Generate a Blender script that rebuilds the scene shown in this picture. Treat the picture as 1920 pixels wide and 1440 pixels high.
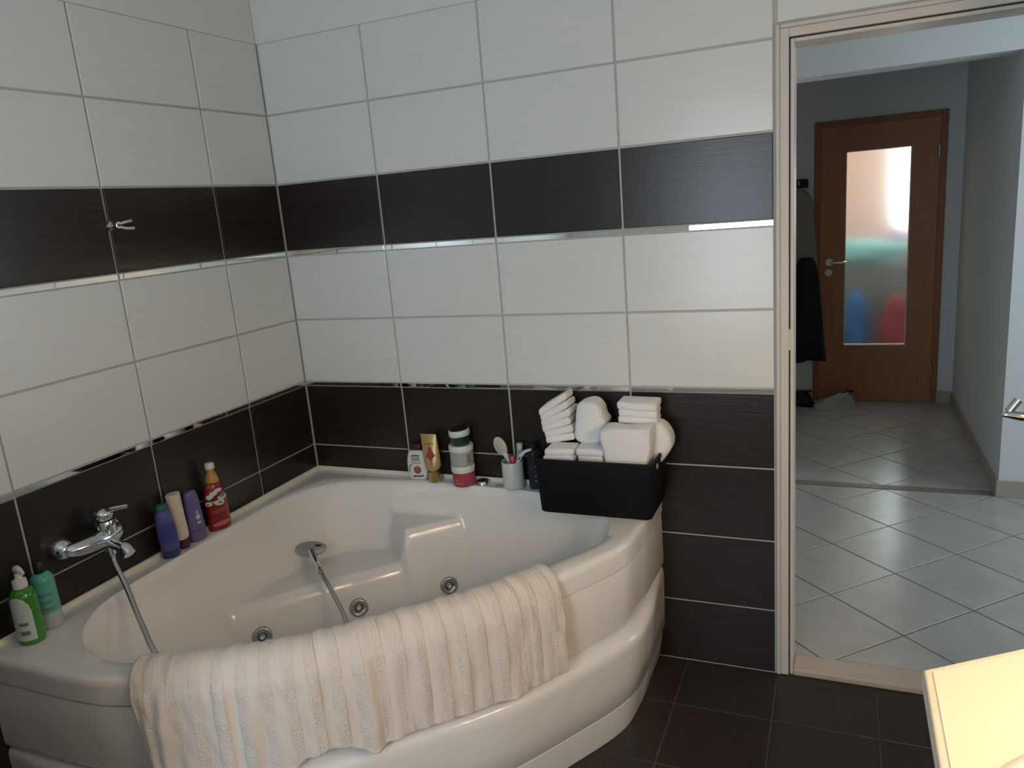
import bpy, bmesh, math, random
import numpy as np
from mathutils import Vector, Matrix, Euler

for o in list(bpy.data.objects):
    bpy.data.objects.remove(o, do_unlink=True)
SC = bpy.context.scene
COL = SC.collection
random.seed(7)
PI = math.pi

# ------------------------------------------------------------------ camera
CAM = Vector((1.97214, -2.43252, 1.61756)); YAW, PITCH, ROLL, FPX = 0.41356, 0.22838, -0.0833, 1435.73
fw = Vector((-math.sin(YAW)*math.cos(PITCH), math.cos(YAW)*math.cos(PITCH), -math.sin(PITCH)))
rt = Vector((math.cos(YAW), math.sin(YAW), 0)); up = rt.cross(fw)
R_ = math.cos(ROLL)*rt + math.sin(ROLL)*up; U_ = -math.sin(ROLL)*rt + math.cos(ROLL)*up
cd = bpy.data.cameras.new('camera'); cam = bpy.data.objects.new('camera', cd); COL.objects.link(cam)
cam.matrix_world = Matrix(((R_.x, U_.x, -fw.x, CAM.x), (R_.y, U_.y, -fw.y, CAM.y), (R_.z, U_.z, -fw.z, CAM.z), (0, 0, 0, 1)))
cd.sensor_fit = 'HORIZONTAL'; cd.sensor_width = 36; cd.lens = FPX*36/1920; cd.clip_start = 0.02
SC.camera = cam

# ------------------------------------------------------------------ world, exposure, large lights
w = bpy.data.worlds.new('world'); SC.world = w; w.use_nodes = True
w.node_tree.nodes['Background'].inputs[0].default_value = (0.62, 0.78, 1.0, 1)
w.node_tree.nodes['Background'].inputs[1].default_value = 1.0
SC.view_settings.view_transform = 'Standard'; SC.view_settings.look = 'None'
SC.view_settings.exposure = 0.0; SC.view_settings.gamma = 1.0
try: SC.view_settings.use_curve_mapping = False
except Exception: pass

def area_light(name, loc, direction, sx, sy, power, color):
    l = bpy.data.lights.new(name, 'AREA'); l.shape = 'RECTANGLE'; l.size = sx; l.size_y = sy
    l.energy = power; l.color = color
    o = bpy.data.objects.new(name, l); COL.objects.link(o); o.location = loc
    o.rotation_euler = Vector(direction).to_track_quat('-Z', 'Z').to_euler()
    return o
# daylight through the bathroom window behind the camera, the hall window, and the room behind the glazed door
area_light('window_daylight', (1.28, -3.40, 1.38), (0, 1, 0), 0.66, 1.46, 26.5, (0.76, 0.89, 1.0))
area_light('hall_window_daylight', (4.2, 1.0, 1.5), (-1, 0.12, 0), 1.1, 1.3, 15, (0.88, 0.96, 1.0))
area_light('room_window_daylight', (2.80, 5.55, 1.62), (0, -1, 0), 0.60, 1.3, 32, (0.80, 1.0, 0.98))
area_light('room_fill_light', (2.1, 4.15, 2.55), (0, 0, -1), 0.5, 0.5, 12, (1.0, 0.90, 0.82))  # unseen fill, added to brighten the walls and bags behind the frosted pane

# ------------------------------------------------------------------ helpers
def link(o, parent=None):
    COL.objects.link(o)
    if parent is not None: o.parent = parent
    return o
def obj(name, data, mat=None, parent=None, loc=(0, 0, 0), rot=(0, 0, 0), smooth=False, auto=None):
    if isinstance(data, bmesh.types.BMesh):
        me = bpy.data.meshes.new(name); data.normal_update(); data.to_mesh(me); data.free()
    else: me = data
    if mat is not None and len(me.materials) == 0: me.materials.append(mat)
    if smooth or auto is not None:
        for p in me.polygons: p.use_smooth = True
        if auto is not None: me.set_sharp_from_angle(angle=math.radians(auto))
    o = bpy.data.objects.new(name, me); link(o, parent); o.location = loc; o.rotation_euler = rot
    return o
def tag(o, label, cat, group=None, kind=None):
    o['label'] = label; o['category'] = cat
    if group: o['group'] = group
    if kind: o['kind'] = kind
    return o
def thing(name, label, cat, loc=(0, 0, 0), rotz=0, group=None, kind=None, rot=None):
    o = bpy.data.objects.new(name, None); link(o); o.location = loc; o.rotation_euler = rot or (0, 0, rotz)
    o.empty_display_size = 0.05
    return tag(o, label, cat, group, kind)
def BM(): return bmesh.new()
def box(bm, x0, x1, y0, y1, z0, z1, bev=0, seg=2):
    r = bmesh.ops.create_cube(bm, size=1.0); vs = r['verts']
    for v in vs: v.co = Vector((x0+(v.co.x+.5)*(x1-x0), y0+(v.co.y+.5)*(y1-y0), z0+(v.co.z+.5)*(z1-z0)))
    if bev:
        es = list({e for v in vs for e in v.link_edges})
        bmesh.ops.bevel(bm, geom=es, offset=bev, segments=seg, profile=.5, affect='EDGES')
    return bm
def bx(*a, **k): return box(BM(), *a, **k)
def lathe(bm, prof, n=40, sx=1, sy=1, c=(0, 0, 0), rot=None):
    rings = []
    M = rot if rot is not None else Matrix.Identity(3)
    c = Vector(c)
    for r, z in prof:
        if r < 1e-6: rings.append([bm.verts.new(c + M @ Vector((0, 0, z)))])
        else: rings.append([bm.verts.new(c + M @ Vector((r*sx*math.cos(2*PI*i/n), r*sy*math.sin(2*PI*i/n), z))) for i in range(n)])
    for a, b in zip(rings, rings[1:]):
        for i in range(n):
            j = (i+1) % n
            if len(a) == 1 and len(b) == 1: continue
            if len(a) == 1: bm.faces.new((a[0], b[j], b[i]))
            elif len(b) == 1: bm.faces.new((a[i], a[j], b[0]))
            else: bm.faces.new((a[i], a[j], b[j], b[i]))
    bmesh.ops.recalc_face_normals(bm, faces=bm.faces[:])
    return bm
def lt(prof, **k): return lathe(BM(), prof, **k)
def patch(rf, z0, z1, a0, a1, sx=1, sy=1, off=.0008, n=16, m=10, shape=None):
    """label patch on a lathe body with radius function rf(z); shape(u,v)->bool keeps cells"""
    bm = BM(); g = []
    for j in range(m+1):
        z = z0+(z1-z0)*j/m; r = rf(z)+off; row = []
        for i in range(n+1):
            a = a0+(a1-a0)*i/n; row.append(bm.verts.new((r*sx*math.cos(a), r*sy*math.sin(a), z)))
        g.append(row)
    for j in range(m):
        for i in range(n):
            if shape is None or shape((i+.5)/n, (j+.5)/m):
                bm.faces.new((g[j][i], g[j][i+1], g[j+1][i+1], g[j+1][i]))
    for v in [v for v in bm.verts if not v.link_faces]: bm.verts.remove(v)
    return bm
def interp(prof):
    P = sorted([(z, r) for r, z in prof])
    zs = [p[0] for p in P]; rs = [p[1] for p in P]
    return lambda z: float(np.interp(z, zs, rs))
def crom(P, n=12, closed=False):
    P = np.array(P, float); N = len(P); o = []
    for i in range(N if closed else N-1):
        g = (lambda k: P[k % N]) if closed else (lambda k: P[min(max(k, 0), N-1)])
        a, b, c, d = g(i-1), g(i), g(i+1), g(i+2)
        for k in range(n):
            t = k/n; o.append(.5*((2*b)+(-a+c)*t+(2*a-5*b+4*c-d)*t*t+(-a+3*b-3*c+d)*t**3))
    if not closed: o.append(P[-1])
    return np.array(o)
def tube(bm, path, rad, n=12, caps=True):
    """rad: number or list per path point"""
    P = [Vector(p) for p in path]; rings = []; N = len(P)
    T = [(P[min(i+1, N-1)]-P[max(i-1, 0)]).normalized() for i in range(N)]
    ref = Vector((0, 0, 1)) if abs(T[0].z) < .9 else Vector((1, 0, 0))
    a = T[0].cross(ref).normalized()
    for i in range(N):
        a = (a - T[i]*a.dot(T[i])).normalized(); b = T[i].cross(a)
        r = rad[i] if hasattr(rad, '__len__') else rad
        rings.append([bm.verts.new(P[i]+(a*math.cos(2*PI*k/n)+b*math.sin(2*PI*k/n))*r) for k in range(n)])
    for A, B in zip(rings, rings[1:]):
        for k in range(n): bm.faces.new((A[k], A[(k+1) % n], B[(k+1) % n], B[k]))
    if caps:
        bm.faces.new(rings[0]); bm.faces.new(rings[-1])
    bmesh.ops.recalc_face_normals(bm, faces=bm.faces[:])
    return bm
def tb(path, rad, **k): return tube(BM(), path, rad, **k)
def prism(outline, d0, d1, bev=0, seg=3, axis='y'):
    """outline in (x,z) extruded along y from d0 to d1"""
    bm = BM()
    A = [bm.verts.new((x, d0, z)) for x, z in outline]; B = [bm.verts.new((x, d1, z)) for x, z in outline]
    n = len(A); bm.faces.new(A); bm.faces.new(B[::-1])
    for i in range(n): bm.faces.new((A[i], B[i], B[(i+1) % n], A[(i+1) % n]))
    bmesh.ops.recalc_face_normals(bm, faces=bm.faces[:])
    if bev:
        es = [e for e in bm.edges if (e.verts[0] in A and e.verts[1] in A) or (e.verts[0] in B and e.verts[1] in B)]
        bmesh.ops.bevel(bm, geom=es, offset=bev, segments=seg, profile=.5, affect='EDGES')
    return bm

# ------------------------------------------------------------------ materials
def mat(name, col, rough=.5, metal=0, bump=None, var=None, trans=0, ior=1.45, coat=0, emit=None, spec=None, sheen=0):
    m = bpy.data.materials.new(name); m.use_nodes = True; nt = m.node_tree; b = nt.nodes['Principled BSDF']
    b.inputs['Base Color'].default_value = (*col, 1); b.inputs['Roughness'].default_value = rough; b.inputs['Metallic'].default_value = metal
    b.inputs['Transmission Weight'].default_value = trans; b.inputs['IOR'].default_value = ior; b.inputs['Coat Weight'].default_value = coat
    if spec is not None: b.inputs['Specular IOR Level'].default_value = spec
    if sheen: b.inputs['Sheen Weight'].default_value = sheen
    if emit: b.inputs['Emission Color'].default_value = (*emit[:3], 1); b.inputs['Emission Strength'].default_value = emit[3]
    N = nt.nodes; L = nt.links
    def coords(scale):
        tc = N.new('ShaderNodeTexCoord'); mp = N.new('ShaderNodeMapping'); L.new(tc.outputs['Object'], mp.inputs['Vector'])
        mp.inputs['Scale'].default_value = scale
        oi = N.new('ShaderNodeObjectInfo'); mul = N.new('ShaderNodeMath'); mul.operation = 'MULTIPLY'; mul.inputs[1].default_value = 37.0
        L.new(oi.outputs['Random'], mul.inputs[0]); cb = N.new('ShaderNodeCombineXYZ')
        for k in range(3): L.new(mul.outputs[0], cb.inputs[k])
        L.new(cb.outputs[0], mp.inputs['Location'])
        return mp.outputs['Vector']
    if bump:   # (scale xyz, noise scale, strength, distance)
        n = N.new('ShaderNodeTexNoise'); n.inputs['Scale'].default_value = bump[1]; n.inputs['Detail'].default_value = 4
        L.new(coords(bump[0]), n.inputs['Vector'])
        bp = N.new('ShaderNodeBump'); bp.inputs['Strength'].default_value = bump[2]; bp.inputs['Distance'].default_value = bump[3]
        L.new(n.outputs['Fac'], bp.inputs['Height']); L.new(bp.outputs['Normal'], b.inputs['Normal'])
    if var:    # (scale xyz, noise scale, colour2)
        n = N.new('ShaderNodeTexNoise'); n.inputs['Scale'].default_value = var[1]; n.inputs['Detail'].default_value = 5
        L.new(coords(var[0]), n.inputs['Vector'])
        r = N.new('ShaderNodeValToRGB'); r.color_ramp.elements[0].position = .3; r.color_ramp.elements[1].position = .72
        r.color_ramp.elements[0].color = (*col, 1); r.color_ramp.elements[1].color = (*var[2], 1)
        L.new(n.outputs['Fac'], r.inputs['Fac']); L.new(r.outputs['Color'], b.inputs['Base Color'])
    return m
M = {}
M['tile_w'] = mat('white_tile', (.70, .715, .695), .23, bump=((2, 2, 60), 3, .08, .001), var=((3, 3, 70), 2.0, (.735, .75, .73)))
M['tile_d'] = mat('dark_brown_tile', (.0165, .0115, .0095), .27, bump=((2.5, 2, 110), 3, .25, .001), var=((2, 2, 110), 3.0, (.030, .021, .017)))
M['grout'] = mat('grout', (.52, .50, .46), .8)
M['paint'] = mat('white_wall_paint', (.74, .74, .72), .8, bump=((1, 1, 1), 120, .05, .001))
M['paint_hall'] = mat('hall_wall_paint', (.70, .72, .715), .85, bump=((1, 1, 1), 120, .05, .001))
M['floor_d'] = mat('dark_floor_tile', (.026, .018, .015), .33, bump=((30, 3, 3), 4, .12, .001), var=((20, 3, 3), 3.0, (.040, .029, .024)))
M['grout_d'] = mat('dark_grout', (.085, .066, .056), .8)
M['hall_tile'] = mat('hall_floor_tile', (.43, .41, .375), .22, bump=((1, 1, 1), 14, .06, .002), var=((1, 1, 1), 9, (.49, .47, .435)))
M['grout_h'] = mat('hall_grout', (.09, .08, .075), .8)
M['base_h'] = mat('hall_baseboard', (.42, .36, .31), .5)
M['mirror'] = mat('mirror_glass', (.86, .90, .89), .025, 1.0)
M['chrome'] = mat('chrome', (.72, .74, .75), .09, 1.0)
M['steel'] = mat('brushed_steel', (.45, .44, .42), .28, 1.0)
M['hose'] = mat('ribbed_hose_metal', (.50, .48, .46), .25, 1.0, bump=((1, 1, 1), 300, .2, .001))
M['frame'] = mat('cream_door_frame_paint', (.62, .585, .53), .42)
M['seal'] = mat('dark_rubber_seal', (.03, .026, .02), .7)
M['thresh'] = mat('threshold_wood_paint', (.52, .44, .36), .45, var=((2, 20, 2), 3, (.46, .38, .31)))
M['acryl'] = mat('bathtub_acrylic', (.84, .815, .78), .13, coat=.3)
M['sealant'] = mat('white_sealant', (.80, .77, .66), .5)
def terry(name, col, col2):
    # looped terry in lengthwise bands, alternating with smoother bands (runs on the cloth's own UV)
    m = mat(name, col, .95, sheen=.3); nt = m.node_tree; N = nt.nodes; L = nt.links; b = N['Principled BSDF']
    uv = N.new('ShaderNodeUVMap'); uv.uv_map = 'cloth'
    sp = N.new('ShaderNodeSeparateXYZ'); L.new(uv.outputs[0], sp.inputs[0])
    ml_ = N.new('ShaderNodeMath'); ml_.operation = 'MULTIPLY'; ml_.inputs[1].default_value = 2*PI/.052; L.new(sp.outputs['X'], ml_.inputs[0])
    sn = N.new('ShaderNodeMath'); sn.operation = 'SINE'; L.new(ml_.outputs[0], sn.inputs[0])
    mr = N.new('ShaderNodeMapRange'); mr.inputs['From Min'].default_value = -.15; mr.inputs['From Max'].default_value = .35; L.new(sn.outputs[0], mr.inputs['Value'])
    nz = N.new('ShaderNodeTexNoise'); nz.inputs['Scale'].default_value = 190; nz.inputs['Detail'].default_value = 3; L.new(uv.outputs[0], nz.inputs['Vector'])
    hm = N.new('ShaderNodeMath'); hm.operation = 'MULTIPLY'; L.new(nz.outputs['Fac'], hm.inputs[0])
    ad = N.new('ShaderNodeMath'); ad.operation = 'MULTIPLY_ADD'; ad.inputs[1].default_value = .75; ad.inputs[2].default_value = .25; L.new(mr.outputs[0], ad.inputs[0]); L.new(ad.outputs[0], hm.inputs[1])
    bp = N.new('ShaderNodeBump'); bp.inputs['Strength'].default_value = 1.0; bp.inputs['Distance'].default_value = .0045; L.new(hm.outputs[0], bp.inputs['Height']); L.new(bp.outputs[0], b.inputs['Normal'])
    mx = N.new('ShaderNodeMix'); mx.data_type = 'RGBA'; mx.inputs[6].default_value = (*col, 1); mx.inputs[7].default_value = (*col2, 1); L.new(hm.outputs[0], mx.inputs[0]); L.new(mx.outputs[2], b.inputs['Base Color'])
    return m
M['towel'] = terry('terry_towel', (.73, .64, .565), (.73, .64, .565))
M['towel_w'] = mat('white_terry', (.84, .82, .80), .95, sheen=.3, bump=((1, 1, 1), 220, .5, .003))
M['black'] = mat('black_basket_plastic', (.004, .004, .004), .6, spec=.25, bump=((1, 1, 1), 60, .1, .001))
M['wood'] = mat('door_wood_veneer', (.38, .155, .070), .42, var=((30, 30, 2), 2.2, (.46, .195, .090)))
M['wood_edge'] = mat('door_frame_wood', (.30, .115, .050), .45)
M['frost'] = mat('frosted_glass', (.93, .97, .96), .29, trans=1.0, ior=1.25, bump=((1, 1, 1), 60, .25, .003))
M['cream'] = mat('cream_countertop', (.84, .79, .68), .32)
M['cab'] = mat('dark_cabinet_side', (.12, .10, .09), .5)
M['ceramic'] = mat('white_ceramic', (.80, .78, .75), .12)
M['leaf'] = mat('white_door_leaf', (.64, .62, .58), .4)
M['lamp'] = mat('lamp_bulb_glass', (.9, .8, .6), .4, emit=(1.0, .78, .50, 14))
def plain(n, c, r=.35, **k):
    M[n] = mat(n, c, r, **k); return M[n]

# ------------------------------------------------------------------ tile pieces
_tc = {}
def tile_mesh(wd, h, key, bev=.0018, t=.012):
    k = (round(wd, 4), round(h, 4), key)
    if k in _tc: return _tc[k]
    bm = BM(); b = bev
    o = [bm.verts.new(c) for c in ((0, b, 0), (wd, b, 0), (wd, b, h), (0, b, h))]
    i = [bm.verts.new(c) for c in ((b, 0, b), (wd-b, 0, b), (wd-b, 0, h-b), (b, 0, h-b))]
    k2 = [bm.verts.new(c) for c in ((0, t, 0), (wd, t, 0), (wd, t, h), (0, t, h))]
    bm.faces.new(i)
    for q in range(4):
        r = (q+1) % 4
        bm.faces.new((o[q], o[r], i[r], i[q])); bm.faces.new((k2[q], k2[r], o[r], o[q]))
    bm.faces.new(k2[::-1]); bmesh.ops.recalc_face_normals(bm, faces=bm.faces[:])
    me = bpy.data.meshes.new('tile'); bm.to_mesh(me); bm.free(); me.materials.append(M[key]); _tc[k] = me
    return me

H, S1, S2, Z0, W, A0 = .25, .01745, .01518, .98169, .44458, .32785
rows = [(0.0, Z0-3*H, 'tile_d'), (Z0-3*H, Z0-2*H, 'tile_d'), (Z0-2*H, Z0-H, 'tile_d'), (Z0-H, Z0, 'tile_d'), (Z0, Z0+S2, 'mirror')]
z = Z0+S2
rows += [(z, z+H, 'tile_w'), (z+H, z+2*H, 'tile_w'), (z+2*H, z+2*H+S1, 'mirror')]; z += 2*H+S1
rows += [(z, z+H, 'tile_d'), (z+H, z+2*H, 'tile_w'), (z+2*H, z+3*H, 'tile_w')]
ZTOP = z+3*H
J = .0030                      # half joint
DX0, DX1, DZ = 1.797, 2.580, 2.047     # outer edges of the bathroom door frame

# ------------------------------------------------------------------ setting: bathroom shell
CEIL = 2.58
bm = BM()
box(bm, -.12, DX0+.02, .0055, .12, -.05, CEIL); box(bm, DX0+.02, DX1-.02, .0055, .12, DZ-.02, CEIL); box(bm, DX1-.02, 4.4, .0055, .12, -.05, CEIL)
wall_back = tag(obj('wall_back', bm, M['grout']), 'tiled bathroom wall with the doorway in it', 'wall', kind='structure')
obj('paint_strip', bx(-.006, 2.62, .0045, .006, ZTOP, CEIL), M['paint'], wall_back)
obj('hall_plaster', bm := box(box(box(BM(), .4, 1.80, .1195, .1225, .02, 2.6), 1.80, 2.575, .1195, .1225, 2.03, 2.6), 2.575, 4.4, .1195, .1225, .02, 2.6), M['paint_hall'], wall_back)
def wall_tiles(parent, cols, side, zmin=0.0, clipz=None):
    for u0, u1 in cols:
        for z0, z1, key in rows:
            a, b = z0, z1
            if clipz is not None:
                if b <= clipz+.01: continue
                a = max(a, clipz)
            jj = J if key != 'mirror' else .0008
            ju = .0040 if key == 'tile_d' else J
            me = tile_mesh(u1-u0-2*ju, b-a-2*jj, key, bev=.0018 if key != 'mirror' else .0006)
            nm = 'mirror_strip' if key == 'mirror' else 'wall_tile'
            if side == 'back': obj(nm, me, None, parent, (u0+ju, 0, a+jj))
            else: obj(nm, me, None, parent, (0, u0+ju, a+jj), (0, 0, PI/2))
wall_tiles(wall_back, [(k*W, (k+1)*W) for k in range(3)]+[(3*W, DX0-.004)], 'back')
wall_tiles(wall_back, [(DX0+.002, DX0+.40), (DX0+.40, DX1)], 'back', clipz=DZ+.004)
wall_tiles(wall_back, [(DX1+.004, 2.619)], 'back')

wall_left = tag(obj('wall_left', bx(-.12, -.0055, -3.55, .0055, -.05, CEIL), M['grout']), 'tiled bathroom wall along the bathtub, with the faucet', 'wall', kind='structure')
obj('paint_strip', bx(-.006, -.0045, -3.45, .0, ZTOP, CEIL), M['paint'], wall_left)
cols = [(-A0, 0.0)]+[(-A0-(k+1)*W, -A0-k*W) for k in range(6)]+[(-3.448, -A0-6*W)]
wall_tiles(wall_left, cols, 'left')
# rear wall with window, right wall, ceiling
WX0, WX1, WZ0, WZ1 = .92, 1.64, .62, 2.14
bm = BM()
box(bm, -.12, WX0, -3.57, -3.45, 0, CEIL); box(bm, WX1, 2.74, -3.57, -3.45, 0, CEIL); box(bm, WX0, WX1, -3.57, -3.45, 0, WZ0); box(bm, WX0, WX1, -3.57, -3.45, WZ1, CEIL)
tag(obj('wall_rear', bm, M['tile_w']), 'white bathroom wall with the window, behind the viewer', 'wall', kind='structure')
tag(obj('wall_right', bx(2.62, 2.74, -3.57, .005, 0, CEIL), M['tile_w']), 'white bathroom wall beside the vanity unit', 'wall', kind='structure')
tag(obj('ceiling', bx(-.12, 2.74, -3.57, .12, CEIL, CEIL+.1), M['paint']), 'white bathroom ceiling', 'ceiling', kind='structure')
win = thing('window_1', 'white framed bathroom window behind the viewer', 'window', (WX0, -3.5, WZ0), kind='structure')
ww, wh = WX1-WX0, WZ1-WZ0
bm = BM()
for a in ((0, .05, 0, wh), (ww-.05, ww, 0, wh), (.05, ww-.05, 0, .05), (.05, ww-.05, wh-.05, wh)): box(bm, a[0], a[1], -.03, .03, a[2], a[3])
obj('window_frame', bm, M['frame'], win)
obj('window_pane', bx(.05, ww-.05, -.01, -.004, .05, wh-.05), mat('clear_glass', (.95, .98, 1), .02, trans=1.0), win)

# bathroom floor
floor = tag(obj('floor', bx(-.006, 2.62, -3.45, .105, -.05, -.003), M['grout_d']), 'dark brown tiled bathroom floor', 'floor', kind='structure')
_fc = {}
def flat_tile(pts, key, zt, parent, t=.012, bev=.0015, name='floor_tile'):
    """polygon pts (ccw) -> tile with chamfered top at height zt; alike pieces share their mesh"""
    cx, cy = pts[0]
    rel = tuple((round(x-cx, 4), round(y-cy, 4)) for x, y in pts)
    if (rel, key) not in _fc:
        bm = BM(); n = len(rel); gx = sum(p[0] for p in rel)/n; gy = sum(p[1] for p in rel)/n
        def ins(x, y):
            d = math.hypot(x-gx, y-gy) or 1; return (x-(x-gx)/d*bev*1.4, y-(y-gy)/d*bev*1.4)
        top = [bm.verts.new((*ins(x, y), 0)) for x, y in rel]; mid = [bm.verts.new((x, y, -bev)) for x, y in rel]; bot = [bm.verts.new((x, y, -t)) for x, y in rel]
        bm.faces.new(top)
        for q in range(n):
            r = (q+1) % n; bm.faces.new((mid[q], mid[r], top[r], top[q])); bm.faces.new((bot[q], bot[r], mid[r], mid[q]))
        bm.faces.new(bot[::-1]); bmesh.ops.recalc_face_normals(bm, faces=bm.faces[:])
        me = bpy.data.meshes.new(name); bm.to_mesh(me); bm.free(); me.materials.append(M[key]); _fc[(rel, key)] = me
    return obj(name, _fc[(rel, key)], None, parent, (cx, cy, zt))
def cl(v, a, b): return max(a, min(b, v))
fx = [cl(1.497+.302*k, .0, 2.618) for k in range(-5, 5)]; fy = [0]+[-.255-.287*k for k in range(0, 11)]+[-3.448]
for i in range(len(fx)-1):
    for j in range(len(fy)-1):
        x0, x1, y1, y0 = fx[i]+.0025, fx[i+1]-.0025, fy[j]-.002, fy[j+1]+.002
        if x1-x0 < .03 or y1-y0 < .03: continue
        flat_tile([(x0, y0), (x1, y0), (x1, y1), (x0, y1)], 'floor_d', 0.0, floor)

# ------------------------------------------------------------------ setting: hall and passage
HZ = .02
def clip_poly(P, x0, x1, y0, y1):
    def half(P, f, inter):
        o = []
        for i in range(len(P)):
            a, b = P[i], P[(i+1) % len(P)]
            if f(a): o.append(a)
            if f(a) != f(b): o.append(inter(a, b))
        return o
    def ix(c): return lambda a, b: (c, a[1]+(b[1]-a[1])*(c-a[0])/(b[0]-a[0]))
    def iy(c): return lambda a, b: (a[0]+(b[0]-a[0])*(c-a[1])/(b[1]-a[1]), c)
    for f, n in ((lambda p: p[0] >= x0, ix(x0)), (lambda p: p[0] <= x1, ix(x1)), (lambda p: p[1] >= y0, iy(y0)), (lambda p: p[1] <= y1, iy(y1))):
        if not P: return P
        P = half(P, f, n)
    return P
def diamonds(parent, ox, oy, x0, x1, y0, y1, hx=.2465, hy=.2395, g=.0028):
    for i in range(-9, 12):
        for j in range(-14, 16):
            if (i+j) % 2 == 0: continue
            cx, cy = ox+i*hx, oy+j*hy
            P = [(cx, cy-hy+g*1.4), (cx+hx-g*1.4, cy), (cx, cy+hy-g*1.4), (cx-hx+g*1.4, cy)]
            P = clip_poly(P, x0, x1, y0, y1)
            if len(P) < 3: continue
            ar = abs(sum(P[k][0]*P[(k+1) % len(P)][1]-P[(k+1) % len(P)][0]*P[k][1] for k in range(len(P))))/2
            if ar < .0006: continue
            flat_tile(P, 'hall_tile', HZ, parent)
fh = tag(obj('floor_hall', bx(.4, 4.4, .095, 3.9, -.05, HZ-.003), M['grout_h']), 'pale tiled hall floor laid on the diagonal beyond the doorway', 'floor', kind='structure')
diamonds(fh, 2.2, .796, .4, 4.4, .102, 1.748)
diamonds(fh, 2.196, 1.801, 1.2, 2.71, 1.812, 3.6)
obj('joint_strip', bx(1.757, 2.71, 1.75, 1.809, HZ-.008, HZ+.003, bev=.0015), plain('floor_joint_strip', (.20, .17, .145), .45), fh)
bm = BM(); box(bm, .4, 1.757, 1.75, 1.95, HZ, 2.6); box(bm, 2.71, 4.4, 1.75, 1.95, HZ, 2.6); box(bm, 1.757, 2.71, 1.75, 1.95, 2.10, 2.6)
tag(obj('wall_hall', bm, M['paint_hall']), 'pale hall wall with a wide opening and lintel into the passage', 'wall', kind='structure')
tag(obj('wall_passage', bx(2.71, 2.85, 1.95, 3.65, HZ, 2.6), M['paint_hall']), 'grey side wall of the passage leading to the wooden door', 'wall', kind='structure')
tag(obj('wall_passage_left', bx(1.08, 1.20, 1.95, 3.65, HZ, 2.6), M['paint_hall']), 'passage wall hidden behind the opening', 'wall', kind='structure')
D2X0, D2X1, D2Z, D2Y = 1.800, 2.614, 2.0, 3.53
bm = BM(); box(bm, 1.2, D2X0, D2Y, 3.65, HZ, 2.6); box(bm, D2X1, 2.85, D2Y, 3.65, HZ, 2.6); box(bm, D2X0, D2X1, D2Y, 3.65, D2Z, 2.6)
tag(obj('wall_end', bm, M['paint_hall']), 'end wall of the passage around the wooden door', 'wall', kind='structure')
bm = BM(); box(bm, .28, .4, .12, 1.95, 0, 2.6); tag(obj('wall_hall_left', bm, M['paint_hall']), 'far left wall of the hall, out of sight', 'wall', kind='structure')
bm = BM(); box(bm, 4.4, 4.5, .0, .4, 0, 2.6); box(bm, 4.4, 4.5, 1.6, 1.95, 0, 2.6); box(bm, 4.4, 4.5, .4, 1.6, 0, .8); box(bm, 4.4, 4.5, .4, 1.6, 2.2, 2.6)
tag(obj('wall_hall_right', bm, M['paint_hall']), 'far right wall of the hall with its window, out of sight', 'wall', kind='structure')
tag(obj('ceiling_hall', bx(.28, 4.5, .12, 3.65, 2.6, 2.7), M['paint_hall']), 'hall ceiling, out of sight', 'ceiling', kind='structure')
def baseboard(name, b, lab): tag(obj(name, bx(*b, bev=.002), M['base_h']), lab, 'baseboard', kind='structure')
baseboard('baseboard_hall', (2.70, 4.4, 1.738, 1.75, HZ, HZ+.085), 'beige tile baseboard at the corner of the hall wall')
baseboard('baseboard_passage', (2.699, 2.711, 1.75, 3.53, HZ, HZ+.075), 'beige tile baseboard along the passage wall')
baseboard('baseboard_end', (2.62, 2.70, 3.518, 3.53, HZ, HZ+.085), 'short tile baseboard right of the wooden door')
baseboard('baseboard_end_left', (1.2, 1.795, 3.518, 3.53, HZ, HZ+.085), 'tile baseboard left of the wooden door, behind the shoes')

# bathroom door: steel frame, threshold, open leaf
d1 = thing('door_1', 'cream steel door frame of the bathroom doorway with its door standing open', 'door', (DX0, 0, 0), kind='structure')
fwid = DX1-DX0
def uframe(off, wdt, y0, y1, zt, bev=.002):
    bm = BM()
    box(bm, off, off+wdt, y0, y1, 0.002, zt-off, bev=bev); box(bm, fwid-off-wdt, fwid-off, y0, y1, 0.002, zt-off, bev=bev)
    box(bm, off+wdt, fwid-off-wdt, y0, y1, zt-off-wdt, zt-off, bev=bev); return bm
obj('frame_lip', uframe(0.0, .012, -.010, .02, DZ, .004), M['frame'], d1)
obj('frame_face', uframe(.012, .024, -.004, .035, DZ), M['frame'], d1)
obj('rubber_seal', uframe(.036, .004, .008, .03, DZ, 0), M['seal'], d1)
obj('frame_jamb', uframe(.040, .010, .004, .128, DZ), M['frame'], d1)
obj('strike_plate', bx(.0355, .0415, .0, .02, 1.12, 1.185, bev=.001), M['frame'], d1)
bm = BM(); box(bm, .050, fwid-.050, 0.000, .098, .0, HZ+.004, bev=.006, seg=3)
obj('threshold', bm, M['thresh'], d1)
# open leaf: hinged at the far side of the frame, swung into the bathroom
hx, hy, ex, ey = 2.540, -.012, 2.390, -.725
ang = math.atan2(ey-hy, ex-hx); Lf = math.hypot(ex-hx, ey-hy)
leaf = obj('door_leaf', bx(0, Lf, -.0, .038, .012, 2.0, bev=.002), M['leaf'], d1, (hx-DX0, hy, 0), (0, 0, ang))
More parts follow.
